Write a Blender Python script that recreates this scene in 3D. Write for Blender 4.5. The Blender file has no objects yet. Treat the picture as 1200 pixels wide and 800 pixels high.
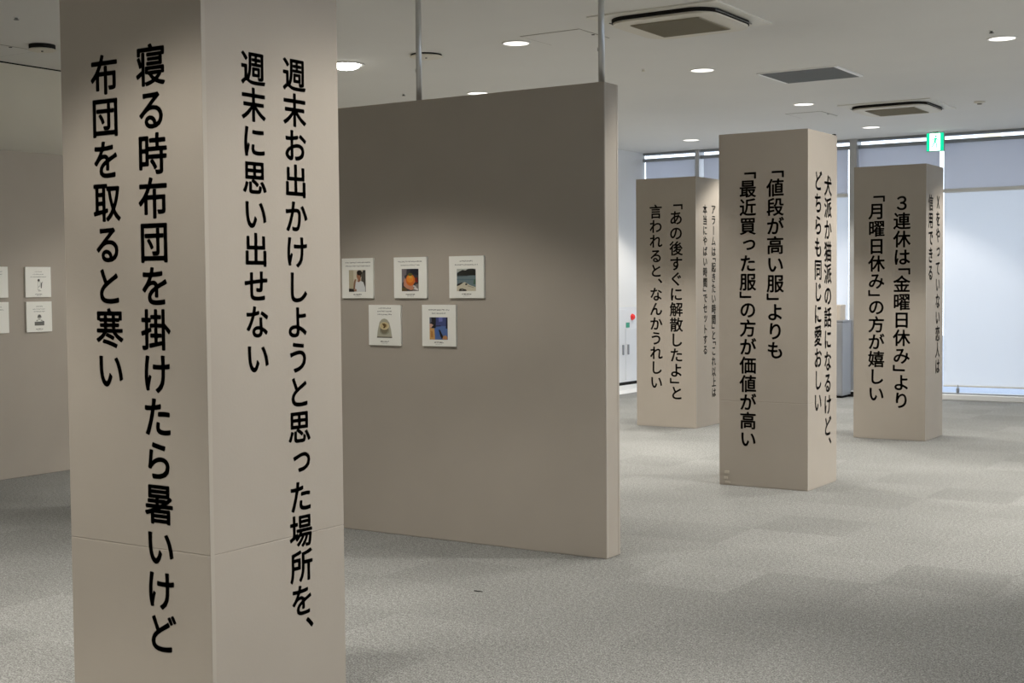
import bpy, bmesh, math, random
from mathutils import Matrix, Vector

S = bpy.context.scene
C = S.collection
PI = math.pi

# ------------------------------------------------------------------ camera, sky, exposure
F_PX, YAW, PITCH, ROLL = 1579.3, 0.57600, -0.04288, -0.00861
EYE = Vector((0.0, 0.0, 1.5))
fw = Vector((-math.sin(YAW)*math.cos(PITCH), math.cos(YAW)*math.cos(PITCH), math.sin(PITCH)))
rt = Vector((math.cos(YAW), math.sin(YAW), 0.0))
up = rt.cross(fw)
rt2 = rt*math.cos(ROLL) + up*math.sin(ROLL)
up2 = -rt*math.sin(ROLL) + up*math.cos(ROLL)
cam_d = bpy.data.cameras.new('camera')
cam_d.sensor_width = 36.0
cam_d.lens = 36.0*F_PX/1200.0
cam_d.clip_start = 0.05
cam_d.clip_end = 200
cam = bpy.data.objects.new('camera', cam_d)
C.objects.link(cam)
M = Matrix((rt2, up2, -fw)).transposed().to_4x4()
M.translation = EYE
cam.matrix_world = M
S.camera = cam

SKY_STRENGTH = 3.0
world = bpy.data.worlds.new('sky')
S.world = world
world.use_nodes = True
bgn = world.node_tree.nodes['Background']
bgn.inputs[0].default_value = (0.85, 0.915, 1.0, 1)
bgn.inputs[1].default_value = SKY_STRENGTH

S.view_settings.view_transform = 'Standard'
S.view_settings.look = 'None'
S.view_settings.gamma = 1
S.view_settings.use_curve_mapping = False
S.view_settings.exposure = 0.0
S.cycles.max_bounces = 8
S.cycles.diffuse_bounces = 6
S.cycles.transmission_bounces = 4
S.cycles.transparent_max_bounces = 12
S.cycles.sample_clamp_indirect = 4.0

LAMP_POWER = 260.0
NEAR_POWER = 190.0
SIDE_POWER = 850.0
LAMP_COLOR = (1.0, 0.955, 0.88)

# key dimensions of the hall
HC = 3.331           # ceiling height
HP = 2.5765          # height of pillars and partitions
XL, XR = -9.42, 4.6  # left and right walls
YB, YW = -3.2, 17.17 # wall behind the camera and window wall

# ------------------------------------------------------------------ materials
def mat(name, color, rough=0.6, metal=0.0, emit=None, estr=0.0, bump=0.0, bscale=60.0, var=0.0, vscale=3.0, spec=0.5, coat=0.0):
    m = bpy.data.materials.new(name)
    m.use_nodes = True
    nt = m.node_tree
    b = nt.nodes['Principled BSDF']
    b.inputs['Base Color'].default_value = (*color, 1)
    b.inputs['Roughness'].default_value = rough
    b.inputs['Metallic'].default_value = metal
    b.inputs['Specular IOR Level'].default_value = spec
    if coat:
        b.inputs['Coat Weight'].default_value = coat
    if emit:
        b.inputs['Emission Color'].default_value = (*emit, 1)
        b.inputs['Emission Strength'].default_value = estr
    if bump or var:
        geo = nt.nodes.new('ShaderNodeNewGeometry')
    if var:
        n = nt.nodes.new('ShaderNodeTexNoise')
        n.inputs['Scale'].default_value = vscale
        n.inputs['Detail'].default_value = 4
        nt.links.new(geo.outputs['Position'], n.inputs['Vector'])
        mr = nt.nodes.new('ShaderNodeMapRange')
        mr.inputs[1].default_value = 0.3
        mr.inputs[2].default_value = 0.7
        mr.inputs[3].default_value = 1-var
        mr.inputs[4].default_value = 1+var
        nt.links.new(n.outputs['Fac'], mr.inputs[0])
        mx = nt.nodes.new('ShaderNodeMix')
        mx.data_type = 'RGBA'
        mx.blend_type = 'MULTIPLY'
        mx.inputs[0].default_value = 1
        mx.inputs[6].default_value = (*color, 1)
        nt.links.new(mr.outputs[0], mx.inputs[7])
        nt.links.new(mx.outputs[2], b.inputs['Base Color'])
    if bump:
        n2 = nt.nodes.new('ShaderNodeTexNoise')
        n2.inputs['Scale'].default_value = bscale
        n2.inputs['Detail'].default_value = 5
        nt.links.new(geo.outputs['Position'], n2.inputs['Vector'])
        bp = nt.nodes.new('ShaderNodeBump')
        bp.inputs['Strength'].default_value = bump
        bp.inputs['Distance'].default_value = 0.002
        nt.links.new(n2.outputs['Fac'], bp.inputs['Height'])
        nt.links.new(bp.outputs['Normal'], b.inputs['Normal'])
    return m

M_PAPER = mat('greige_wall_paper', (0.378, 0.338, 0.288), 0.75, bump=0.15, bscale=90, var=0.025, vscale=2.5, spec=0.25)
M_EDGE = mat('pale_corner_bead', (0.400, 0.359, 0.307), 0.6, spec=0.3)
M_INK = mat('black_vinyl', (0.028, 0.025, 0.022), 0.55, spec=0.35)
M_CEIL = mat('white_ceiling_paint', (0.72, 0.71, 0.68), 0.9, bump=0.1, bscale=140, var=0.012, vscale=1.5, spec=0.2)
M_WALL = mat('cream_wall_paint', (0.62, 0.58, 0.48), 0.85, bump=0.1, bscale=120, var=0.02, spec=0.2)
M_WHITEWALL = mat('white_wall_paint', (0.80, 0.80, 0.79), 0.8, bump=0.08, bscale=120, spec=0.25)
M_BACK = mat('plain_wall_paint', (0.55, 0.51, 0.45), 0.85, spec=0.2)
M_WHITE = mat('white_plastic', (0.78, 0.77, 0.73), 0.45)
M_CREAMPL = mat('cream_plastic', (0.66, 0.62, 0.53), 0.5)
M_FRAME = mat('ivory_plastic', (0.70, 0.68, 0.61), 0.5)
M_GRILLE = mat('beige_filter_grille', (0.30, 0.27, 0.20), 0.7)
M_DARK = mat('dark_slot', (0.012, 0.011, 0.010), 0.8, spec=0.2)
M_VENTW = mat('white_enamel_trim', (0.88, 0.87, 0.85), 0.4)
M_GREYGR = mat('grey_perforated_metal', (0.13, 0.13, 0.122), 0.6, metal=0.1)
M_SEAM = mat('seam_grey', (0.30, 0.28, 0.24), 0.8)
M_CHROME = mat('brushed_steel_pipe', (0.62, 0.62, 0.61), 0.33, metal=0.75)
M_ALU = mat('anodised_window_frame', (0.50, 0.50, 0.50), 0.45, metal=0.5)
M_DKALU = mat('dark_window_rail', (0.27, 0.29, 0.31), 0.5, metal=0.1)
M_SILL = mat('white_stone_sill', (0.80, 0.80, 0.79), 0.5)
M_BOARD = mat('white_foam_board', (0.80, 0.79, 0.73), 0.55)
M_BOARDEDGE = mat('foam_board_edge', (0.62, 0.60, 0.55), 0.7)
M_CAB = mat('white_enamel', (0.78, 0.79, 0.80), 0.4)
M_GREYCAB = mat('grey_laminate', (0.33, 0.34, 0.36), 0.5)
M_BEIGE = mat('beige_cardboard', (0.62, 0.54, 0.45), 0.8)
M_RED = mat('red_lamp_dome', (0.62, 0.02, 0.02), 0.25, emit=(1, 0.05, 0.04), estr=0.25)
M_GREENLBL = mat('green_label', (0.03, 0.33, 0.20), 0.5)
M_HANDLE = mat('grey_metal_handle', (0.36, 0.37, 0.39), 0.4, metal=0.6)
M_LENS = mat('lamp_lens', (0.9, 0.88, 0.82), 0.4, emit=(1.0, 0.95, 0.88), estr=1.6)
M_SPOTLENS = mat('spot_lens', (0.9, 0.88, 0.82), 0.4, emit=(1.0, 0.97, 0.90), estr=20)
M_EXITG = mat('exit_green', (0.0, 0.35, 0.18), 0.4, emit=(0.0, 0.78, 0.40), estr=1.0)
M_EXITW = mat('exit_white', (0.9, 0.9, 0.9), 0.4, emit=(0.90, 1.0, 0.95), estr=2.4)
M_EXITBOX = mat('exit_housing', (0.35, 0.38, 0.35), 0.5)
M_OUT = mat('pale_paving', (0.27, 0.31, 0.39), 0.9, var=0.04)

def carpet():
    m = bpy.data.materials.new('grey_carpet_tile')
    m.use_nodes = True
    nt = m.node_tree
    L = nt.links.new
    b = nt.nodes['Principled BSDF']
    b.inputs['Roughness'].default_value = 0.95
    b.inputs['Specular IOR Level'].default_value = 0.1
    geo = nt.nodes.new('ShaderNodeNewGeometry')
    mp = nt.nodes.new('ShaderNodeMapping')
    T = 0.555
    mp.inputs['Location'].default_value = (2.10/T, -5.40/T + 20, 0)
    mp.inputs['Scale'].default_value = (1/T, 1/T, 0)
    L(geo.outputs['Position'], mp.inputs['Vector'])
    fl = nt.nodes.new('ShaderNodeVectorMath'); fl.operation = 'FLOOR'
    L(mp.outputs[0], fl.inputs[0])
    wn = nt.nodes.new('ShaderNodeTexWhiteNoise'); wn.noise_dimensions = '3D'
    L(fl.outputs[0], wn.inputs['Vector'])
    ck = nt.nodes.new('ShaderNodeTexChecker')
    ck.inputs['Scale'].default_value = 1.0
    ck.inputs['Color1'].default_value = (1, 1, 1, 1)
    ck.inputs['Color2'].default_value = (0, 0, 0, 1)
    ad = nt.nodes.new('ShaderNodeVectorMath'); ad.operation = 'ADD'
    ad.inputs[1].default_value = (0.5, 0.5, 0.5)
    L(fl.outputs[0], ad.inputs[0])
    L(ad.outputs[0], ck.inputs['Vector'])
    # pile speckle
    n1 = nt.nodes.new('ShaderNodeTexNoise'); n1.inputs['Scale'].default_value = 150; n1.inputs['Detail'].default_value = 2
    n2 = nt.nodes.new('ShaderNodeTexNoise'); n2.inputs['Scale'].default_value = 50; n2.inputs['Detail'].default_value = 4
    n3 = nt.nodes.new('ShaderNodeTexNoise'); n3.inputs['Scale'].default_value = 1.6; n3.inputs['Detail'].default_value = 3
    for n in (n1, n2, n3):
        L(geo.outputs['Position'], n.inputs['Vector'])
    def mr(src, a, bb, c, d):
        r = nt.nodes.new('ShaderNodeMapRange')
        r.inputs[1].default_value = a; r.inputs[2].default_value = bb
        r.inputs[3].default_value = c; r.inputs[4].default_value = d
        L(src, r.inputs[0])
        return r.outputs[0]
    def mul(a, bb):
        r = nt.nodes.new('ShaderNodeMath'); r.operation = 'MULTIPLY'
        L(a, r.inputs[0]); L(bb, r.inputs[1])
        return r.outputs[0]
    f = mul(mr(n1.outputs['Fac'], 0.3, 0.7, 0.45, 1.55), mr(n2.outputs['Fac'], 0.3, 0.7, 0.78, 1.22))
    f = mul(f, mr(n3.outputs['Fac'], 0.3, 0.7, 0.95, 1.05))
    f = mul(f, mr(wn.outputs['Value'], 0, 1, 0.93, 1.04))
    f = mul(f, mr(ck.outputs['Fac'], 0, 1, 0.975, 1.025))
    mx = nt.nodes.new('ShaderNodeMix'); mx.data_type = 'RGBA'; mx.blend_type = 'MULTIPLY'
    mx.inputs[0].default_value = 1
    mx.inputs[6].default_value = (0.222, 0.223, 0.213, 1)
    L(f, mx.inputs[7])
    L(mx.outputs[2], b.inputs['Base Color'])
    bp = nt.nodes.new('ShaderNodeBump')
    bp.inputs['Strength'].default_value = 0.5
    bp.inputs['Distance'].default_value = 0.004
    L(n1.outputs['Fac'], bp.inputs['Height'])
    L(bp.outputs['Normal'], b.inputs['Normal'])
    return m
M_CARPET = carpet()

def glass_mat(name, tint, gloss):
    m = bpy.data.materials.new(name)
    m.use_nodes = True
    nt = m.node_tree
    nt.nodes.remove(nt.nodes['Principled BSDF'])
    out = nt.nodes['Material Output']
    t = nt.nodes.new('ShaderNodeBsdfTransparent'); t.inputs[0].default_value = (*tint, 1)
    g = nt.nodes.new('ShaderNodeBsdfGlossy'); g.inputs['Roughness'].default_value = 0.03
    mx = nt.nodes.new('ShaderNodeMixShader'); mx.inputs[0].default_value = gloss
    nt.links.new(t.outputs[0], mx.inputs[1]); nt.links.new(g.outputs[0], mx.inputs[2])
    nt.links.new(mx.outputs[0], out.inputs[0])
    return m
M_GLASS = glass_mat('clear_glass', (0.95, 0.97, 0.98), 0.06)

def fabric_mat(name, refl, trans, gloss=0.0):
    m = bpy.data.materials.new(name)
    m.use_nodes = True
    nt = m.node_tree
    nt.nodes.remove(nt.nodes['Principled BSDF'])
    out = nt.nodes['Material Output']
    d = nt.nodes.new('ShaderNodeBsdfDiffuse'); d.inputs[0].default_value = (*refl, 1)
    t = nt.nodes.new('ShaderNodeBsdfTranslucent'); t.inputs[0].default_value = (*trans, 1)
    a = nt.nodes.new('ShaderNodeAddShader')
    nt.links.new(d.outputs[0], a.inputs[0]); nt.links.new(t.outputs[0], a.inputs[1])
    last = a.outputs[0]
    if gloss:
        g = nt.nodes.new('ShaderNodeBsdfGlossy'); g.inputs['Roughness'].default_value = 0.08
        mx = nt.nodes.new('ShaderNodeMixShader'); mx.inputs[0].default_value = gloss
        nt.links.new(last, mx.inputs[1]); nt.links.new(g.outputs[0], mx.inputs[2])
        last = mx.outputs[0]
    nt.links.new(last, out.inputs[0])
    return m
M_BLIND = fabric_mat('white_blind_fabric', (0.30, 0.30, 0.31), (0.57, 0.575, 0.58))
M_FROST = fabric_mat('frosted_glass_film', (0.22, 0.22, 0.23), (0.53, 0.53, 0.55), gloss=0.10)

def vcol_mat():
    m = bpy.data.materials.new('photo_print_ink')
    m.use_nodes = True
    nt = m.node_tree
    a = nt.nodes.new('ShaderNodeVertexColor'); a.layer_name = 'ink'
    b = nt.nodes['Principled BSDF']
    b.inputs['Roughness'].default_value = 0.4
    nt.links.new(a.outputs[0], b.inputs['Base Color'])
    return m
M_PRINT = vcol_mat()

# ------------------------------------------------------------------ builders
def empty(name, loc, label=None, cat=None, group=None, kind=None):
    o = bpy.data.objects.new(name, None)
    o.empty_display_size = 0.1
    C.objects.link(o)
    o.location = loc
    tag(o, label, cat, group, kind)
    return o

def tag(o, label=None, cat=None, group=None, kind=None):
    if label: o['label'] = label
    if cat: o['category'] = cat
    if group: o['group'] = group
    if kind: o['kind'] = kind
    return o

class MB:
    """collects shapes into one bmesh; build() links it as one mesh object"""
    def __init__(self):
        self.bm = bmesh.new()
    def box(self, x0, x1, y0, y1, z0, z1, bevel=0.0, seg=2):
        b2 = bmesh.new()
        bmesh.ops.create_cube(b2, size=1)
        for v in b2.verts:
            v.co = Vector((x0+(v.co.x+.5)*(x1-x0), y0+(v.co.y+.5)*(y1-y0), z0+(v.co.z+.5)*(z1-z0)))
        if bevel:
            bmesh.ops.bevel(b2, geom=b2.edges[:], offset=bevel, segments=seg, profile=0.5, affect='EDGES')
        return self._join(b2)
    def prism(self, pts, z0, z1, bevel=0.0):
        """vertical prism over a polygon (counter-clockwise x,y)"""
        b2 = bmesh.new()
        lo = [b2.verts.new((x, y, z0)) for x, y in pts]
        hi = [b2.verts.new((x, y, z1)) for x, y in pts]
        n = len(pts)
        b2.faces.new(lo[::-1]); b2.faces.new(hi)
        for i in range(n):
            b2.faces.new((lo[i], lo[(i+1) % n], hi[(i+1) % n], hi[i]))
        if bevel:
            es = [e for e in b2.edges if abs(e.verts[0].co.z-e.verts[1].co.z) < 1e-6 and abs(e.verts[0].co.z-z0) < 1e-6]
            bmesh.ops.bevel(b2, geom=es, offset=bevel, segments=2, affect='EDGES')
        return self._join(b2)
    def lathe(self, prof, seg=40, cx=0, cy=0):
        """revolve (r, z) profile around z"""
        b2 = bmesh.new()
        rings = []
        for r, z in prof:
            if r < 1e-6:
                rings.append([b2.verts.new((cx, cy, z))])
            else:
                rings.append([b2.verts.new((cx+r*math.cos(2*PI*k/seg), cy+r*math.sin(2*PI*k/seg), z)) for k in range(seg)])
        for a, b in zip(rings, rings[1:]):
            for k in range(seg):
                k2 = (k+1) % seg
                q = [a[k % len(a)], a[k2 % len(a)], b[k2 % len(b)], b[k % len(b)]]
                q2 = []
                for v in q:
                    if v not in q2: q2.append(v)
                if len(q2) > 2:
                    try: b2.faces.new(q2)
                    except ValueError: pass
        bmesh.ops.recalc_face_normals(b2, faces=b2.faces[:])
        return self._join(b2)
    def poly(self, pts3):
        vs = [self.bm.verts.new(p) for p in pts3]
        return self.bm.faces.new(vs)
    def _join(self, b2):
        me = bpy.data.meshes.new('tmp')
        b2.to_mesh(me); b2.free()
        self.bm.from_mesh(me)
        bpy.data.meshes.remove(me)
        return self
    def build(self, name, material, parent=None, loc=(0, 0, 0), smooth=False):
        me = bpy.data.meshes.new(name)
        bmesh.ops.recalc_face_normals(self.bm, faces=self.bm.faces[:])
        self.bm.to_mesh(me); self.bm.free()
        me.materials.append(material)
        if smooth:
            for p in me.polygons: p.use_smooth = True
        o = bpy.data.objects.new(name, me)
        C.objects.link(o)
        if parent: o.parent = parent
        o.location = loc
        return o

def struct(name, mb, m, parent=None):
    o = mb.build(name, m, parent)
    if not parent: o['kind'] = 'structure'
    return o

def dup(root, loc, label=None, group=None):
    r = root.copy(); C.objects.link(r); r.location = loc
    if label: r['label'] = label
    if group: r['group'] = group
    for ch in list(root.children):
        c = ch.copy(); C.objects.link(c); c.parent = r
        for g in list(ch.children):
            d = g.copy(); C.objects.link(d); d.parent = c
    return r

def rrect(w, h, r, n=6):
    pts = []
    for cx, cy, a0 in ((w/2-r, h/2-r, 0), (-w/2+r, h/2-r, PI/2), (-w/2+r, -h/2+r, PI), (w/2-r, -h/2+r, 1.5*PI)):
        for k in range(n+1):
            a = a0 + k/n*PI/2
            pts.append((cx+r*math.cos(a), cy+r*math.sin(a)))
    return pts

# ------------------------------------------------------------------ lettering from the built-in interface font
_cu = bpy.data.curves.new('glyph', 'FONT')
_ob = bpy.data.objects.new('glyph', _cu)
C.objects.link(_ob)
_cu.extrude = 0.004
_cu.resolution_u = 4
_glyphs = {}
def glyph(ch):
    if ch not in _glyphs:
        _cu.body = ch
        _cu.size = 1
        dg = bpy.context.evaluated_depsgraph_get()
        me = bpy.data.meshes.new_from_object(_ob.evaluated_get(dg))
        _glyphs[ch] = ([tuple(v.co) for v in me.vertices], [tuple(p.vertices) for p in me.polygons])
        bpy.data.meshes.remove(me)
    return _glyphs[ch]
OPEN, CLOSE = '「', '」'
ADV = {OPEN: 0.5, CLOSE: 0.5, '、': 0.6}
SMALL = 'っょッ'
WEIGHT = 0.020

def lettering(text, zt, zb, center, face, parent, root, squeeze=1.0):
    """a vertical column of characters on a pillar face; face 'front' lies in x-z, face 'side' in y-z"""
    tot = sum(ADV.get(c, 1.0) for c in text)
    last = text[-1]
    ink = tot - 0.06 - (0.25 if last == '、' else 0.06)
    p = (zt-zb)/ink
    em = p*0.985
    cur = zt + 0.06*p
    verts, faces = [], []
    for ch in text:
        cc = cur - 0.5*p
        if ch == OPEN: cc = cur
        if ch in (CLOSE, '、'): cc = cur - 0.5*p
        vs0, fs0 = glyph(ch)
        vs, fs = [], []
        for k in range(8):                      # eight shifted copies thicken the strokes to a medium weight
            ox, oy = WEIGHT*math.cos(k*PI/4), WEIGHT*math.sin(k*PI/4)
            n0 = len(vs)
            vs += [(x+ox, y+oy, z) for x, y, z in vs0]
            fs += [tuple(i+n0 for i in f) for f in fs0]
        off = len(verts)
        for x, y, z in vs:
            gx, gy = x-0.5, y-0.38
            if ch in (OPEN, CLOSE, 'ー'):
                gx, gy = gy, -gx
            if ch == CLOSE:
                pass
            if ch == '、':
                gx, gy = gx+0.62, gy+0.60
            if ch in SMALL:
                gx, gy = gx+0.07, gy+0.12
            u = gx*em*squeeze
            w = cc + gy*em
            d = 0.0003 + (z+0.004)*0.1
            if face == 'front':
                verts.append((center+u-root[0], -d, w-root[2]))
            else:
                verts.append((d, center+u-root[1], w-root[2]))
        faces += [tuple(i+off for i in f) for f in fs]
        cur -= ADV.get(ch, 1.0)*p
    me = bpy.data.meshes.new('lettering')
    me.from_pydata(verts, [], faces)
    me.materials.append(M_INK)
    o = bpy.data.objects.new('lettering', me)
    C.objects.link(o)
    o.parent = parent
    return o

# ------------------------------------------------------------------ the hall
struct('floor', MB().box(XL-0.2, XR+0.2, YB-0.2, YW+0.02, -0.12, 0.0), M_CARPET)
struct('ceiling', MB().box(XL-0.2, XR+0.2, YB-0.2, YW+0.02, HC, HC+0.15), M_CEIL)
struct('wall_left', MB().box(XL-0.15, XL, YB, YW+0.05, 0, HC-0.012), M_WALL)
struct('trim_1', MB().box(XL-0.14, XL-0.004, YB, YW, HC-0.012, HC), M_DARK)       # dark shadow gap under the ceiling
struct('wall_alcove', MB().box(XL, -8.90, 12.0, YW+0.05, 0, HC), M_WHITEWALL)
struct('wall_rear', MB().box(XL, XR, YB-0.15, YB, 0, HC), M_BACK)
struct('trim_2', MB().box(-8.90, -8.62, 12.0, YW-0.12, 0, 0.004), M_SILL)         # pale floor border below the hydrant cabinet
struct('baseboard_alcove', MB().box(-8.90, -8.885, 12.0, YW, 0, 0.075), M_WHITEWALL)

# window wall: frame, mullions, glass, frosted upper panes
def window_bank(name, x0, x1, mull, place):
    """place maps (along, depth, z) boxes into the world; depth 0 is the room face of the window"""
    root = MB()
    def bx(mb, a0, a1, d0, d1, z0, z1, bev=0.0):
        return mb.box(*place(a0, a1, d0, d1), z0, z1, bev)
    bx(root, x0, x1, -0.01, 0.09, HC-0.032, HC)           # head rail
    bx(root, x0, x1, -0.01, 0.05, 3.205, 3.250)           # rail under the clear slot
    bx(root, x0, x1, -0.02, 0.09, 0.068, 0.084)           # bottom rail
    fr = struct(name, root, M_DKALU)
    for a, w in mull:
        mm = MB()
        bx(mm, a-w/2, a+w/2, -0.06, 0.12, 0.0, HC, 0.004)
        struct('mullion', mm, M_ALU, fr)
    gl = MB()
    bx(gl, x0, x1, 0.085, 0.091, 0.07, HC)
    struct('glass', gl, M_GLASS, fr)
    si = MB()
    bx(si, x0, x1, -0.09, 0.15, 0.0, 0.068, 0.006)
    struct('sill', si, M_SILL, fr)
    return fr, bx
place_y = lambda a0, a1, d0, d1: (a0, a1, YW+d0, YW+d1)
mulls = [(-8.04, 0.06), (-5.825, 0.10), (-3.56, 0.10), (-1.3, 0.10), (0.95, 0.10), (3.2, 0.10)]
win, bxw = window_bank('window_1', -8.90, XR, mulls, place_y)
FR = [(-8.87, -8.075), (-7.97, -6.955), (-6.905, -5.92), (-5.772, -4.738), (-4.685, -3.68), (-3.44, -2.45), (-2.40, -1.42), (-1.18, -0.2), (-0.15, 0.83), (1.07, 2.05), (2.1, 3.08), (3.32, 4.55)]
for a0, a1 in FR:
    mb = MB(); bxw(mb, a0, a1, 0.02, 0.026, 2.63, 3.215)
    struct('frosted_pane', mb, M_FROST, win)
# unseen window front added along the right wall to light the side faces
place_x = lambda a0, a1, d0, d1: (XR+d0, XR+d1, a0, a1)
win2, bxr = window_bank('added_window', YB, YW, [(y, 0.1) for y in (-2.0, 0.2, 2.4, 4.6, 6.8, 9.0, 11.2, 13.4, 15.6)], place_x)

for y0 in (-3.1, -0.9, 1.3, 3.5, 5.7, 7.9, 10.1, 12.3, 14.5):
    mb = MB()
    bxr(mb, y0, y0+2.1, 0.02, 0.026, 0.17, 3.1)
    struct('drawn_blind', mb, M_BLIND, win2)

# roller blinds of the visible bays (their lower edges hang just above the floor)
def blind(a0, a1, label):
    r = empty('roller_blind', ((a0+a1)/2, YW+0.0, 0.17), label, 'roller blind', 'roller blinds along the window front')
    w = a1-a0
    MB().box(-w/2, w/2, 0.035, 0.038, 0.0, 2.43).build('fabric', M_BLIND, r)
    MB().box(-w/2, w/2, -0.012, 0.055, 2.42, 2.465, 0.006).build('head_box', M_WHITE, r)
    MB().box(-w/2, w/2, 0.028, 0.046, -0.012, 0.008, 0.003).build('bottom_bar', M_WHITE, r)
    return r
blind(*FR[0], 'white roller blind at the left end of the windows, behind the leftmost far pillar')
blind(*FR[1], 'white roller blind right of the thin left mullion, mostly behind the second far pillar')
blind(*FR[2], 'white roller blind seen through the gap between the two right pillars, above grey cabinet')
blind(*FR[3], 'white roller blind hidden behind the rightmost pillar')
blind(*FR[4], 'large bright white roller blind at right edge, beside the rightmost pillar')
for a0, a1 in FR[5:]:
    mb = MB()
    bxw(mb, a0, a1, 0.035, 0.038, 0.17, 2.6)
    struct('drawn_blind', mb, M_BLIND, win)

# outside: paving, an unseen eave added to shade the upper glass, a soffit lamp
struct('ground', MB().box(-25, 25, -15, 40, -0.4, -0.13), M_OUT)
struct('added_eave', MB().box(-12, XR+1.6, YW+0.16, YW+1.35, HC+0.13, HC+0.3), M_WHITEWALL)
so = empty('soffit_lamp', (-4.2, YW+0.42, HC+0.13), 'small glowing lamp under the eave, above the right window', 'outdoor lamp')
MB().lathe([(0, -0.185), (0.10, -0.185), (0.11, -0.175), (0.11, -0.10)]).build('lens', mat('warm_soffit_lens', (0.9, 0.85, 0.7), 0.4, emit=(1.0, 0.93, 0.62), estr=1.1), so)
MB().lathe([(0.11, -0.10), (0.12, -0.10), (0.12, 0.0), (0, 0.0)]).build('body', M_WHITE, so)

# ------------------------------------------------------------------ lettered pillars
def pillar(corner, a, b, label, texts, seam=True):
    """corner = near vertical edge (x, y); a = width of the front face, b = depth"""
    x, y = corner
    r = empty('display_pillar', (x, y, 0), label, 'pillar', 'lettered square pillars', 'thing')
    mb = MB()
    s = 0.625
    if seam:
        mb.box(-a, 0, 0, b, 0.004, s-0.0002, 0.003, 3)
        mb.box(-a, 0, 0, b, s+0.0002, HP, 0.003, 3)
        mb.box(-a+0.002, -0.002, 0.002, b-0.002, 0.0, HP-0.003)
    else:
        mb.box(-a, 0, 0, b, 0.0, HP, 0.003, 3)
    mb.build('body', M_PAPER, r)
    e = MB()
    e.box(0.0, 0.0004, 0.0006, 0.018, 0.006, HP-0.004)
    e.build('corner_bead', M_EDGE, r)
    for t in texts:
        face = t[4]
        o = lettering(t[0], t[1], t[2], t[3], face, r, (x, y, 0))
        o['label'] = 'black vertical lettering reading ' + t[0]
    return r

FX, FY = -3.188, 3.102
pillar((FX, FY), 0.684, 0.668, 'largest grey pillar in the left foreground, cut by the picture top and bottom', [
    ('寝る時布団を掛けたら暑いけど', 2.292, 0.278, -3.422, 'front'),
    ('布団を取ると寒い', 2.280, 1.155, -3.648, 'front'),
    ('週末お出かけしようと思った場所を、', 2.283, 0.290, 3.537, 'side'),
    ('週末に思い出せない', 2.278, 1.205, 3.335, 'side')])
p3 = pillar((-3.448, 9.169), 0.684, 0.60, 'middle grey pillar, tallest of the three far ones, with smudge at lower left corner', [
    ('「値段が高い服」よりも', 2.300, 0.945, -3.693, 'front'),
    ('「最近買った服」の方が価値が高い', 2.300, 0.292, -3.904, 'front'),
    ('犬派か猫派の話になるけど、', 2.266, 0.295, 9.575, 'side'),
    ('どちらも同じに愛おしい', 2.292, 0.555, 9.372, 'side')])
pillar((-3.589, 12.579), 0.685, 0.575, 'rightmost grey pillar, before the bright window blind', [
    ('３連休は「金曜日休み」より', 2.296, 0.300, -3.814, 'front'),
    ('「月曜日休み」の方が嬉しい', 2.308, 0.355, -4.054, 'front'),
    ('Ｘをやっていない恋人は', 2.306, 0.610, 12.972, 'side'),
    ('信用できる', 2.294, 1.500, 12.728, 'side')], False)
pillar((-5.924, 12.578), 0.684, 0.60, 'shortest looking far pillar, just right of the partition edge, beside red lamp', [
    ('「あの後すぐに解散したよ」と', 2.310, 0.288, -6.146, 'front'),
    ('言われると、なんかうれしい', 2.300, 0.395, -6.378, 'front'),
    ('アラームは「起きたい時間」と「これ以上は', 2.304, 0.292, 13.010, 'side'),
    ('本当にやばい時間」でセットする', 2.294, 0.751, 12.800, 'side')], False)
bpy.data.objects.remove(_ob)
M_TAPE = mat('crumpled_tape', (0.45, 0.40, 0.33), 0.35)
for dx, dz, w, h in ((0, 0.085, 0.034, 0.022), (-0.006, 0.045, 0.03, 0.018), (0.004, 0.015, 0.04, 0.014)):
    MB().box(-0.64+dx, -0.64+dx+w, -0.003, 0.0, dz, dz+h, 0.0012).build('tape_scrap', M_TAPE, p3)['label'] = 'crumpled bit of tape'
MB().box(-0.03, -0.006, 0.575, 0.598, HP-0.004, HP+0.012, 0.002).build('corner_clip', M_DARK, p3)['label'] = 'small black clip'

# ------------------------------------------------------------------ partitions
part = empty('partition_wall', (-3.535, 6.367, 0), 'long grey partition wall in the middle hung with five photo boards', 'partition wall', None, 'thing')
LW = 3.7
MB().box(-LW, 0, 0, 0.157, 0, HP, 0.004).build('panel', M_PAPER, part)
MB().box(0.0, 0.0015, 0.004, 0.022, 0.004, HP-0.004).build('end_bead', M_EDGE, part)
MB().box(0.0, 0.0015, 0.137, 0.153, 0.004, HP-0.004).build('end_bead', M_EDGE, part)
for px in (-4.826, -3.592):
    po = MB().lathe([(0, HP-0.05), (0.0175, HP-0.05), (0.0175, HC), (0, HC)], 24).build('support_pole', M_CHROME, part, (px+3.535, 0.078, 0), True)
    po['label'] = 'shiny steel pole from the panel top to the ceiling'
    MB().lathe([(0.0175, HC-0.008), (0.04, HC-0.008), (0.042, HC), (0.0175, HC)], 24).build('ceiling_flange', M_CHROME, po)
    MB().box(-0.023, -0.015, -0.006, 0.006, 2.755, 2.775, 0.002).build('clamp', M_CHROME, po)

lp = empty('partition_wall', (-9.07, 6.4, 0), 'grey partition wall at far left below the cream wall', 'partition wall', None, 'thing')
MB().box(-0.157, 0, -1.9, 1.8, 0, HP, 0.004).build('panel', M_PAPER, lp)

# ------------------------------------------------------------------ poster boards
rng = random.Random(5)
def srgb(r, g, b):
    f = lambda c: (c/255/12.92) if c/255 <= 0.04045 else ((c/255+0.055)/1.055)**2.4
    return (f(r), f(g), f(b), 1)

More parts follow.
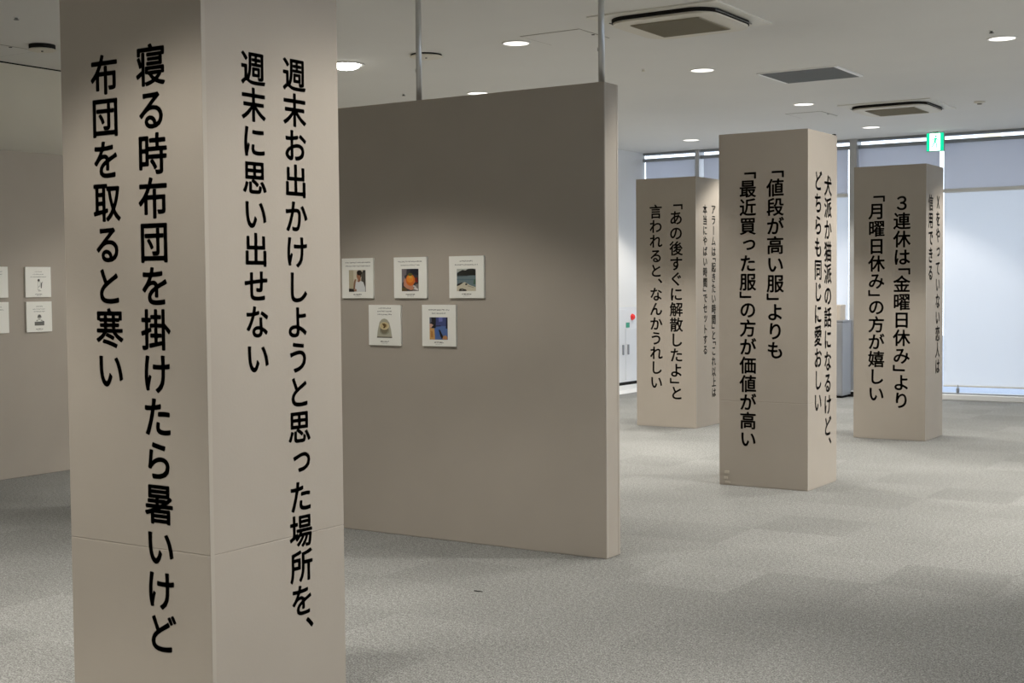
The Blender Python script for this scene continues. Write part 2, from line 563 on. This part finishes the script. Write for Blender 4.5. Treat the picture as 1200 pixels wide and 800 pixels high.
def ell(cx, cy, rx, ry, n=20, a0=0, a1=2*PI):
    return [(cx+rx*math.cos(a0+(a1-a0)*k/n), cy+ry*math.sin(a0+(a1-a0)*k/n)) for k in range(n if a1-a0 > 6.2 else n+1)]

def printed(name, shapes, x0, x1, z0, z1, parent, depth, toworld):
    """flat print: each (points in 0..1, colour) polygon is one ink layer"""
    mb = MB()
    lay = mb.bm.loops.layers.color.new('ink')
    for i, (pts, col) in enumerate(shapes):
        vs = [mb.bm.verts.new(toworld(x0+(x1-x0)*min(max(u, 0), 1), depth+0.00012*(i+1), z0+(z1-z0)*min(max(v, 0), 1))) for u, v in pts]
        f = mb.bm.faces.new(vs)
        c = srgb(*col)
        s = lambda x: 12.92*x if x <= 0.0031308 else 1.055*x**(1/2.4)-0.055
        for l in f.loops: l[lay] = (s(c[0]), s(c[1]), s(c[2]), 1)
    me = bpy.data.meshes.new(name)
    mb.bm.to_mesh(me); mb.bm.free()
    me.materials.append(M_PRINT)
    o = bpy.data.objects.new(name, me); C.objects.link(o); o.parent = parent
    return o

def tiny_text(lines, parent, toworld, size=0.0085):
    """caption lines too small to read in the photograph: rows of tiny pen strokes of the same length"""
    for u0, u1, z, weight in lines:
        mb = MB()
        n = max(2, int((u1-u0)/size))
        st = (u1-u0)/n
        for k in range(n):
            cx = u0+(k+0.5)*st
            for q in range(rng.choice((2, 3, 3))):
                h = st*rng.uniform(0.28, 0.40); t = 0.0007*weight
                if rng.random() < 0.55:
                    zc = z+rng.uniform(-0.36, 0.36)*st
                    r = (cx-h, cx+h, zc-t, zc+t)
                else:
                    xc = cx+rng.uniform(-0.3, 0.3)*st
                    r = (xc-t, xc+t, z-h, z+h)
                mb.poly([toworld(r[0], 0.0004, r[2]), toworld(r[1], 0.0004, r[2]), toworld(r[1], 0.0004, r[3]), toworld(r[0], 0.0004, r[3])])
        me = bpy.data.meshes.new('caption_line')
        mb.bm.to_mesh(me); mb.bm.free()
        me.materials.append(M_INK)
        o = bpy.data.objects.new('caption_line', me); C.objects.link(o); o.parent = parent

BW, BH, BT = 0.243, 0.242, 0.014
def board(center, facing, label, lines, shapes, pic, footer=True, tilt=0.0, group='photo boards on the middle partition'):
    """facing '-y' for the middle partition, '+x' for the left one"""
    r = empty('poster_board', center, label, 'poster', group)
    if facing == '-y':
        tw = lambda u, d, z: (u, -BT-d, z)
        MB().box(-BW/2, BW/2, -BT, 0, -BH/2, BH/2, 0.0008, 1).build('board', M_BOARD, r)
        r.rotation_euler = (0, tilt, 0)
    else:
        tw = lambda u, d, z: (BT+d, u, z)
        MB().box(0, BT, -BW/2, BW/2, -BH/2, BH/2, 0.0008, 1).build('board', M_BOARD, r)
        r.rotation_euler = (tilt, 0, 0)
    if footer:
        lines = lines + [(-0.034, 0.034, -0.098, 2.0)]
    tiny_text(lines, r, tw)
    if footer:
        tiny_text([(-0.024, 0.024, -0.1085, 0.6)], r, tw, 0.004)
    if shapes:
        printed('photo_print', shapes, *pic, r, 0.0002, tw)
    return r

man = [([(0, 0), (1, 0), (1, 1), (0, 1)], (200, 192, 172)), ([(0, 0), (.28, 0), (.28, 1), (0, 1)], (176, 166, 140)),
       ([(.72, 0), (1, 0), (1, .98), (.88, 1), (.8, .9), (.74, .6)], (78, 74, 66)), ([(.86, .86), (.95, .86), (.95, .97), (.86, .97)], (45, 45, 48)),
       ([(.33, .05), (.36, .42), (.5, .47), (.66, .52), (.86, .44), (.97, .2), (.97, 0), (.36, 0)], (205, 206, 205)),
       ([(.52, .47), (.56, .62), (.70, .62), (.70, .5), (.6, .44)], (140, 96, 72)),
       (ell(.60, .74, .135, .19), (152, 105, 78)), (ell(.64, .87, .16, .12), (42, 34, 30)), ([(.70, .66), (.76, .70), (.78, .9), (.70, .9)], (42, 34, 30)),
       ([(.26, .12), (.36, .12), (.42, .5), (.46, .56), (.36, .58), (.30, .45)], (134, 98, 74)),
       ([(0, 0), (.32, 0), (.30, .13), (0, .15)], (44, 38, 34)), ([(.30, .02), (.46, .02), (.46, .12), (.34, .14)], (150, 112, 88))]
orange = [([(0, 0), (1, 0), (1, 1), (0, 1)], (58, 56, 62)), ([(0, .62), (.28, .75), (.30, 1), (0, 1)], (112, 104, 108)),
          ([(.5, .8), (1, .7), (1, 1), (.5, 1)], (34, 34, 46)), ([(0, .34), (.2, .5), (.16, .7), (0, .66)], (120, 116, 122)),
          ([(.62, 0), (1, 0), (1, .34), (.82, .30)], (120, 112, 106)), ([(.72, .10), (.95, .02), (.98, .10), (.78, .2)], (205, 200, 196)), ([(.66, .2), (.86, .14), (.86, .2), (.7, .28)], (190, 186, 184)),
          ([(0, 0), (.34, 0), (.26, .16), (.0, .16)], (92, 76, 44)),
          ([(.12, .24), (.3, .12), (.56, .04), (.72, .10), (.66, .3), (.86, .44), (.82, .6), (.5, .4), (.3, .44), (.2, .6), (.13, .5)], (186, 130, 104)),
          ([(.80, .40), (.97, .40), (.92, .62), (.78, .6)], (120, 32, 24)),
          (ell(.52, .50, .27, .26), (204, 104, 34)), (ell(.50, .55, .2, .17), (218, 132, 44)), (ell(.52, .63, .10, .05), (206, 160, 66)),
          ([(.34, .72), (.44, .82), (.62, .80), (.66, .72), (.52, .68)], (96, 92, 40))]
shore = [([(0, 0), (1, 0), (1, 1), (0, 1)], (104, 120, 124)), ([(0, .84), (.5, .9), (1, .9), (1, 1), (0, 1)], (176, 178, 170)),
         ([(0, .68), (1, .70), (1, .96), (.85, 1), (.6, .99), (.46, .92), (.3, .95), (.1, .86), (0, .78)], (36, 36, 32)),
         ([(0, .66), (.6, .67), (.6, .70), (0, .71)], (60, 66, 66)), ([(.0, .5), (1, .48), (1, .53), (0, .54)], (84, 104, 112)),
         ([(.86, .3), (1, .3), (1, .56), (.9, .5)], (70, 96, 78)),
         ([(0, 0), (1, 0), (1, .17), (.7, .26), (.42, .40), (.16, .32), (0, .28)], (196, 188, 166)),
         ([(0, .22), (.14, .26), (.32, .36), (.26, .39), (.05, .32), (0, .30)], (46, 40, 34)), (ell(.5, .30, .06, .04), (40, 38, 36)),
         ([(.1, .0), (.52, .0), (.5, .06), (.28, .12), (.14, .1)], (44, 40, 34)), ([(.2, .06), (.34, .04), (.3, .09)], (150, 144, 130)), ([(.55, .22), (.9, .14), (.92, .16), (.6, .25)], (150, 144, 128))]
bowl = [([(.03, .05), (.97, .05), (.90, .45), (.80, .80), (.66, .95), (.5, 1), (.34, .96), (.2, .82), (.08, .4)], (168, 164, 146)),
        ([(.03, 0), (.97, 0), (.97, .06), (.03, .06)], (88, 82, 68)), (ell(.5, .36, .30, .2), (142, 138, 120)),
        ([(.22, .56), (.26, .36), (.38, .22), (.6, .22), (.72, .36), (.77, .56)], (116, 108, 88)),
        (ell(.5, .62, .29, .2), (206, 190, 150)), (ell(.49, .63, .22, .15), (196, 178, 132)),
        ([(.34, .74), (.5, .74), (.62, .68), (.6, .6), (.52, .5), (.42, .5), (.46, .6)], (92, 68, 34)), ([(.52, .66), (.66, .62), (.58, .56)], (120, 94, 50))]
jeans = [([(0, 0), (1, 0), (1, 1), (0, 1)], (84, 108, 160)), ([(.3, .62), (1, .6), (1, 1), (.3, 1)], (66, 74, 122)),
         ([(.52, .8), (.72, .82), (.72, 1), (.5, 1)], (110, 116, 176)), ([(.0, .5), (.34, .52), (.36, 1), (0, 1)], (34, 34, 38)), ([(0, .7), (.12, .8), (.1, 1), (0, 1)], (88, 92, 104)),
         ([(.9, .5), (1, .5), (1, 1), (.92, 1)], (30, 32, 50)), ([(0, .52), (.1, .54), (.22, .66), (.06, .72), (0, .7)], (196, 158, 140)),
         ([(0, 0), (.3, 0), (.27, .5), (0, .52)], (196, 152, 92)), ([(.08, .1), (.2, .1), (.18, .36), (.06, .4)], (170, 118, 62)),
         ([(.34, .58), (.66, .6), (.6, .64), (.36, .63)], (38, 40, 62)), ([(.4, .1), (.56, .2), (.54, .5), (.38, .5)], (70, 104, 166)),
         ([(.5, .44), (.58, .45), (.76, .12), (.68, .02), (.6, .16)], (32, 30, 34)), ([(.72, .02), (.96, 0), (1, .1), (.9, .2), (.76, .16)], (176, 128, 84))]
PIC = (-0.062, 0.062, -0.079, 0.052)
WY = 6.367
board((-5.240, WY, 1.5405), '-y', 'square photo board with man in white shirt, top left of the five', [(-0.094, 0.102, 0.095, 1.2), (-0.094, 0.102, 0.074, 1.1)], man, (-0.066, 0.064, -0.082, 0.050))
board((-4.839, WY, 1.5400), '-y', 'square photo board with orange fruit held in a hand, top middle', [(-0.090, 0.088, 0.095, 1.5), (-0.07, 0.07, 0.074, 1.1)], orange, PIC)
board((-4.435, WY, 1.5400), '-y', 'square photo board with a lake shore, top right', [(-0.046, 0.046, 0.092, 1.3), (-0.08, 0.08, 0.071, 1.2)], shore, (-0.066, 0.066, -0.080, 0.048))
board((-5.035, WY, 1.2580), '-y', 'square photo board with cream bowl, bottom left of the five', [(-0.048, 0.048, 0.102, 1.3), (-0.054, 0.054, 0.083, 1.3), (-0.054, 0.054, 0.064, 1.4)], bowl, (-0.062, 0.06, -0.076, 0.040), tilt=0.004)
board((-4.634, WY, 1.2595), '-y', 'square photo board with blue jeans, bottom right of the five', [(-0.076, 0.076, 0.092, 1.3), (-0.05, 0.05, 0.071, 1.2)], jeans, (-0.066, 0.064, -0.082, 0.048))

G2 = 'drawing boards on the left partition'
fig = [([(.34, .80), (.40, .74), (.60, .76), (.62, .88), (.50, .94), (.38, .92)], (70, 68, 64)),
       ([(.36, .10), (.38, .74), (.41, .74), (.39, .10)], (130, 128, 122)), ([(.60, .40), (.64, .74), (.67, .74), (.63, .40)], (130, 128, 122)),
       ([(.40, .70), (.62, .72), (.62, .74), (.40, .72)], (140, 138, 132)), ([(.44, .28), (.60, .40), (.56, .44), (.44, .34)], (140, 138, 130)), ([(.36, .10), (.60, .12), (.6, .16), (.36, .14)], (160, 158, 150)),
       ([(.70, .26), (.82, .24), (.86, .56), (.94, .74), (.90, .74), (.82, .62), (.74, .70), (.70, .5)], (92, 92, 84)), ([(.4, 0), (.75, .02), (.72, .08), (.42, .07)], (170, 168, 160))]
kid = [([(.0, .02), (.96, .02), (.96, .38), (.82, .42), (.78, .36), (0, .34)], (98, 97, 90)), (ell(.47, .66, .15, .2), (184, 182, 172)),
       ([(.28, .64), (.36, .72), (.48, .68), (.6, .72), (.66, .64), (.68, .8), (.58, .94), (.44, .96), (.32, .86)], (84, 82, 76)),
       ([(.14, .38), (.18, .5), (.34, .52), (.34, .38)], (168, 166, 156)), ([(.6, .38), (.6, .52), (.76, .5), (.8, .38)], (168, 166, 156))]
LX = -9.07
board((LX, 6.992, 1.5450), '+x', 'white drawing board with standing figure, upper of the right pair at far left', [(-0.035, 0.035, 0.082, 0.9), (-0.05, 0.05, 0.062, 1.0), (-0.075, 0.078, 0.042, 1.2)], fig, (-0.035, 0.045, -0.075, 0.032), group=G2)
board((LX, 6.994, 1.2680), '+x', 'white drawing board with child behind dark box, lower of the right pair at far left', [(-0.03, 0.035, 0.082, 1.2), (-0.06, 0.06, 0.061, 1.0), (-0.055, 0.058, 0.042, 1.3)], kid, (-0.046, 0.05, -0.072, 0.022), group=G2)
board((LX, 6.588, 1.5455), '+x', 'white board cut by the left picture edge, upper one', [(-0.06, 0.07, 0.082, 1.0), (-0.06, 0.07, 0.062, 1.2)], None, None, group=G2)
board((LX, 6.589, 1.2690), '+x', 'white board cut by the left picture edge, lower one', [(-0.06, 0.06, 0.082, 0.8), (-0.06, 0.075, 0.061, 1.2)], None, None, group=G2)

# ------------------------------------------------------------------ ceiling fittings
LAMP_SPOT = bpy.data.lights.new('lamp_beam', 'SPOT')
LAMP_SPOT.energy = LAMP_POWER
LAMP_SPOT.color = LAMP_COLOR
LAMP_SPOT.spot_size = math.radians(108)
LAMP_SPOT.spot_blend = 0.3
LAMP_SPOT.shadow_soft_size = 0.09

def downlight(x, y, label, group='round ceiling downlights'):
    r = empty('downlight', (x, y, HC), label, 'ceiling light', group)
    MB().lathe([(0.098, 0.0), (0.112, 0.0), (0.113, -0.004), (0.110, -0.007), (0.100, -0.006), (0.096, -0.003)]).build('trim_ring', M_WHITE, r, smooth=True)
    MB().lathe([(0.0, -0.0035), (0.097, -0.0035), (0.097, -0.001), (0, -0.001)]).build('lens', M_LENS, r)
    l = bpy.data.objects.new('lamp_beam', LAMP_SPOT)
    C.objects.link(l); l.parent = r; l.location = (0, 0, -0.02)
    return r
d0 = downlight(-5.60, 8.718, 'round ceiling downlight beside the square access hatch above the middle partition')
for x, y, lb in [(-5.0, 10.76, 'round ceiling downlight below the near air conditioner, left of the grey vent'),
                 (-2.487, 10.71, 'round ceiling downlight alone at the upper right edge'),
                 (-7.36, 10.77, 'round ceiling downlight half hidden by the partition top, between the poles'),
                 (-5.10, 13.443, 'round ceiling downlight just below the grey vent, left of the far air conditioner'),
                 (-5.206, 15.94, 'round ceiling downlight below the far air conditioner'),
                 (-7.565, 15.93, 'round ceiling downlight above the leftmost far pillar and window corner')]:
    dup(d0, (x, y, HC), lb)
for x, y in [(-7.4, 13.4), (-2.5, 13.4), (0.0, 10.7), (0.0, 13.4), (0.0, 15.93), (2.5, 10.7), (2.5, 13.4), (2.5, 15.93), (0.0, 8.2), (2.5, 8.2)]:
    dup(d0, (x, y, HC), 'round ceiling downlight outside the picture, placed to light pillars and partitions', 'downlights outside the picture')
for x, y, f in [(-4.7, 4.6, 1.05), (-4.2, 3.2, 0.9), (-3.1, 1.85, 1.0), (-2.1, 4.1, 0.5), (-7.3, 4.6, 0.3), (-5.6, 1.85, 2.0), (-0.6, 1.85, 0.5), (-3.4, -0.6, 3.0), (-5.8, -0.6, 1.5), (-3.0, 7.4, 0.8)]:  # some follow beam edges on the walls; the rest are added to brighten faces
    q = dup(d0, (x, y, HC), 'round ceiling downlight outside the picture, placed to light pillars and partitions', 'downlights outside the picture')
    for ch in q.children:
        if ch.type == 'LIGHT':
            ch.data = LAMP_SPOT.copy()
            ch.data.energy = NEAR_POWER*f

sp = empty('spotlight', (-7.28, 8.72, HC), 'glaring spotlight at the ceiling beside the foreground pillar', 'ceiling light')
MB().lathe([(0.12, 0.0), (0.15, 0.0), (0.152, -0.006), (0.146, -0.010), (0.122, -0.008)]).build('trim_ring', M_WHITE, sp, smooth=True)
MB().lathe([(0.0, -0.045), (0.06, -0.042), (0.10, -0.028), (0.12, -0.006), (0, -0.001)]).build('lens', M_SPOTLENS, sp, smooth=True)

def beam(parent, offset, aim, power, angle, blend):
    d = bpy.data.lights.new('spot_beam', 'SPOT')
    d.energy = power; d.color = LAMP_COLOR
    d.spot_size = math.radians(angle); d.spot_blend = blend
    d.shadow_soft_size = 0.10
    o = bpy.data.objects.new('spot_beam', d)
    C.objects.link(o); o.parent = parent; o.location = offset
    o.rotation_euler = Vector(aim).to_track_quat('-Z', 'Y').to_euler()
beam(sp, (0, 0, -0.08), (0.5, 0.6, -3.0), 420, 100, 0.6)      # the floor behind the middle partition
beam(sp, (0, 0, -0.08), (-1.8, -1.9, -3.7), 150, 58, 0.6)      # washes the left partition
sp2 = dup(sp, (0.5, 8.6, HC), 'added spotlight outside the picture, lighting the side of the foreground pillar', 'spotlights outside the picture')
for ch in list(sp2.children):
    if ch.type == 'LIGHT': bpy.data.objects.remove(ch)
beam(sp2, (0, 0, -0.08), (-4.0, 0.0, -2.9), SIDE_POWER, 80, 0.6)
sp3 = dup(sp, (0.3, 4.2, HC), 'added spotlight outside the picture, lighting the side of the foreground pillar', 'spotlights outside the picture')  # unseen lamp added to brighten the side face of the foreground pillar
for ch in list(sp3.children):
    if ch.type == 'LIGHT': bpy.data.objects.remove(ch)
beam(sp3, (0, 0, -0.08), (-3.5, -0.6, -2.9), SIDE_POWER*0.60, 66, 0.8)

def cassette(x, y, label):
    r = empty('air_conditioner', (x, y, HC), label, 'air conditioner', 'ceiling cassette air conditioners')
    MB().prism(rrect(0.97, 0.97, 0.012), -0.010, 0.0, 0.003).build('frame', M_FRAME, r)
    MB().prism(rrect(0.80, 0.80, 0.17, 10), -0.036, -0.010).build('air_slot', M_DARK, r)
    MB().prism(rrect(0.785, 0.785, 0.165, 10), -0.050, -0.036, 0.006).build('face_panel', M_CREAMPL, r)
    g = MB()
    g.box(-0.26, 0.26, -0.26, 0.26, -0.057, -0.052)
    gr = g.build('intake_grille', M_GRILLE, r)
    s = MB()
    for k in range(25):
        yy = -0.25+k*0.5/24
        s.box(-0.255, 0.255, yy-0.003, yy+0.003, -0.060, -0.057)
    s.build('slats', M_GRILLE, gr)
    for sx in (-1, 1):
        lv = MB()
        lv.box(sx*0.401-0.004, sx*0.401+0.004, -0.30, 0.30, -0.030, -0.024)
        lv.build('louvre', M_GREYGR, r)
    return r
cassette(-4.17, 8.62, 'near square ceiling air conditioner between the pole and the grey vent')
cassette(-4.37, 14.23, 'far square ceiling air conditioner above the rightmost pillar')

v = empty('ceiling_vent', (-4.325, 11.55, HC), 'flat square grey perforated vent in the ceiling', 'ceiling vent')
MB().box(-0.366, 0.366, -0.342, 0.342, -0.011, 0.0, 0.002).build('frame', M_VENTW, v)
gv = MB().box(-0.335, 0.335, -0.335, 0.335, -0.012, -0.009).build('perforated_plate', M_GREYGR, v)
s = MB()
for k in range(40):
    t = -0.315+k*0.63/39
    s.box(t-0.002, t+0.002, -0.32, 0.32, -0.0135, -0.012)
s.build('ribs', M_GREYGR, gv)

def hatch(x, y, w, h, label, m=None):
    r = empty('access_hatch', (x, y, HC), label, 'ceiling hatch', 'ceiling access hatches')
    MB().box(-w/2-0.006, w/2+0.006, -h/2-0.006, h/2+0.006, -0.0015, 0.0).build('rim', m or M_SEAM, r)
    MB().box(-w/2+0.004, w/2-0.004, -h/2+0.004, h/2-0.004, -0.0035, -0.0010).build('door', M_CEIL, r)
    MB().lathe([(0, -0.006), (0.012, -0.006), (0.014, -0.003)], 16).build('lock', M_DARK, r, (w/2-0.02, 0.02, 0))
    return r
hatch(-5.17, 8.72, 0.50, 0.44, 'square access hatch outlined in the ceiling, right of a downlight, by the right pole')
hatch(-9.05, 6.58, 0.52, 0.50, 'access hatch outlined in the ceiling at the far left corner')
hatch(-5.36, 14.36, 0.40, 0.50, 'faint access hatch left of the far air conditioner')

def diffuser(x, y, gap, label, rad=0.14):
    r = empty('air_diffuser', (x, y, HC), label, 'ceiling diffuser', 'round ceiling diffusers')
    MB().lathe([(rad*0.92, 0), (rad*0.92, -gap), (0, -gap)]).build('throat', M_DARK, r)
    MB().lathe([(0, -gap-0.012), (rad*0.9, -gap-0.012), (rad, -gap-0.006), (rad*0.9, -gap), (0, -gap)]).build('disc', M_CREAMPL, r, smooth=False)
    MB().lathe([(0, -gap-0.02), (0.008, -gap-0.02), (0.008, -gap-0.012)], 12).build('screw', M_GREYGR, r)
    return r
diffuser(-8.555, 6.69, 0.032, 'round black rimmed ceiling diffuser at far left', 0.105)
diffuser(-6.47, 8.74, 0.010, 'round ceiling diffuser behind the left pole of the middle partition', 0.135)

def sprinkler(x, y, label, m=M_GREYGR):
    r = empty('sprinkler_head', (x, y, HC), label, 'sprinkler', 'ceiling sprinkler heads')
    MB().lathe([(0.022, 0), (0.022, -0.002), (0.012, -0.006), (0, -0.006)], 20).build('rose', M_WHITE, r)
    MB().lathe([(0.010, -0.006), (0.010, -0.014), (0.018, -0.016), (0.018, -0.019), (0, -0.021)], 16).build('deflector', m, r)
    return r
sprinkler(-2.477, 10.338, 'small dark sprinkler head just above the right edge downlight')
sprinkler(-7.964, 10.387, 'small sprinkler head above the partition, left of the left pole')
sprinkler(-7.815, 5.906, 'small sprinkler head at the upper left corner of the picture')
sprinkler(-5.392, 10.413, 'small pale sprinkler head below the near air conditioner, left of a downlight', M_CREAMPL)
sd = empty('smoke_detector', (-3.553, 14.351, HC), 'small flat smoke detector right of the far air conditioner', 'smoke detector')
MB().lathe([(0.055, 0), (0.055, -0.012), (0.04, -0.018), (0, -0.02)], 28).build('base', M_CREAMPL, sd)
MB().lathe([(0.025, -0.018), (0.022, -0.030), (0, -0.032)], 20).build('sensor', M_SEAM, sd)

# exit sign hanging under the ceiling by the windows
ex = empty('exit_sign', (-4.71, 16.88, HC), 'glowing green emergency exit sign with running figure, hung before the windows', 'exit sign')
MB().box(-0.11, 0.11, 0.0, 0.035, -0.245, -0.012, 0.004).build('housing', M_EXITBOX, ex)
MB().box(-0.03, 0.03, 0.008, 0.028, -0.014, 0.0).build('bracket', M_EXITBOX, ex)
fc = MB().box(-0.104, 0.104, -0.003, 0.001, -0.240, -0.020).build('face', M_EXITG, ex)
dr = MB().box(-0.066, 0.062, -0.0042, -0.003, -0.236, -0.026).build('doorway', M_EXITW, fc)
fg = MB()
def fp(pts):
    fg.poly([(x, -0.0050, z) for x, z in pts])
fp([(0.010+0.013*math.cos(k*PI/6), -0.062+0.013*math.sin(k*PI/6)) for k in range(12)])
fp([(-0.006, -0.082), (0.018, -0.078), (0.010, -0.135), (-0.014, -0.135)])
fp([(-0.006, -0.082), (-0.034, -0.100), (-0.040, -0.122), (-0.033, -0.124), (-0.026, -0.106), (-0.004, -0.096)])
fp([(0.018, -0.080), (0.040, -0.104), (0.052, -0.098), (0.050, -0.106), (0.038, -0.114), (0.014, -0.096)])
fp([(-0.014, -0.132), (0.002, -0.135), (-0.016, -0.170), (-0.042, -0.200), (-0.050, -0.194), (-0.030, -0.168)])
fp([(0.0, -0.134), (0.012, -0.132), (0.026, -0.160), (0.022, -0.210), (0.012, -0.210), (0.014, -0.164)])
fg.build('figure', M_EXITG, fc)

# ------------------------------------------------------------------ far corner by the windows
hy = empty('hydrant_cabinet', (-8.90, 16.40, 0), 'white fire hydrant cabinet with red lamp in the far left corner', 'cabinet')
MB().box(0, 0.03, -0.75, 0.70, 0.12, 1.163, 0.003).build('body', M_CAB, hy)
MB().box(0, 0.015, -0.75, 0.70, 0.075, 0.12).build('base_strip', M_DARK, hy)  # dark strip painting the shade of the recess under the body
MB().lathe([(0.045, 0), (0.045, 0.012), (0.036, 0.03), (0.02, 0.042), (0, 0.046)], 24).build('alarm_lamp', M_RED, hy, smooth=True)
al = [o for o in hy.children if o.name.startswith('alarm_lamp')][0]
al.rotation_euler = (0, PI/2, 0); al.location = (0.03, 0.35, 1.02)
for yy0, yy1, hx in ((-0.72, 0.135, 0.05), (0.15, 0.68, 0.20)):
    dd = MB().box(0.03, 0.036, yy0, yy1, 0.15, 0.86 if yy0 > 0 else 1.13, 0.002).build('door', M_CAB, hy)
    MB().box(0.036, 0.052, hx, hx+0.035, 0.50, 0.64, 0.004).build('handle', M_HANDLE, dd)
MB().box(0.03, 0.0345, 0.17, 0.27, 0.875, 0.945).build('sign', M_GREENLBL, hy)
struct('trim_3', MB().box(-8.90, -8.892, 12.0, YW, 1.166, 1.178), M_WHITE)

gc = empty('low_cabinet', (-6.25, 16.88, 0), 'low grey cabinet before the windows, seen between the two right pillars', 'cabinet')
MB().box(-0.45, 0.425, -0.16, 0.16, 0.03, 0.975, 0.004).build('body', M_GREYCAB, gc)
MB().box(-0.455, 0.43, -0.165, 0.165, 0.975, 0.995, 0.003).build('top', M_GREYCAB, gc)
MB().box(-0.43, 0.405, -0.14, 0.14, 0.0, 0.03).build('base_strip', M_DARK, gc)
for x0 in (-0.44, -0.01):
    d = MB().box(x0, x0+0.425, -0.172, -0.16, 0.05, 0.96, 0.003).build('door', M_GREYCAB, gc)
    MB().box(x0+0.20, x0+0.24, -0.182, -0.172, 0.80, 0.84, 0.003).build('knob', M_HANDLE, d)
bx_ = empty('box', (-6.14, 16.90, 0.995), 'beige box standing on the low grey cabinet', 'box')
MB().box(-0.26, 0.255, -0.10, 0.10, 0.0, 0.17, 0.004).build('carton', M_BEIGE, bx_)
MB().box(-0.262, 0.257, -0.102, 0.102, 0.165, 0.197, 0.004).build('lid', M_BEIGE, bx_)

st = empty('floor_stopper', (-5.80, 17.03, 0), 'small black stopper on the floor at the foot of the window mullion', 'door stopper')
MB().box(-0.05, 0.05, -0.035, 0.035, 0.0, 0.028, 0.008).build('foot', M_DARK, st)
MB().box(-0.02, 0.045, -0.02, 0.02, 0.028, 0.062, 0.008).build('stem', M_DARK, st)
wt = empty('cord_weight', (-4.50, YW+0.022, 0.084), 'small dark cord weight under the right edge blind', 'cord weight')
MB().lathe([(0, 0.0), (0.016, 0.0), (0.02, 0.01), (0.02, 0.05), (0.012, 0.065), (0.004, 0.07), (0.004, 0.10), (0, 0.10)], 16).build('bob', M_DKALU, wt)

sc = MB()
sc.box(-0.022, 0.010, -0.004, 0.004, 0.0, 0.004, 0.001)
sc.box(0.004, 0.024, 0.000, 0.007, 0.0, 0.003, 0.001)
tag(sc.build('scrap', M_DARK, None, (-3.70, 5.373, 0.0)), 'tiny dark scrap lying on the carpet before the middle partition', 'scrap')
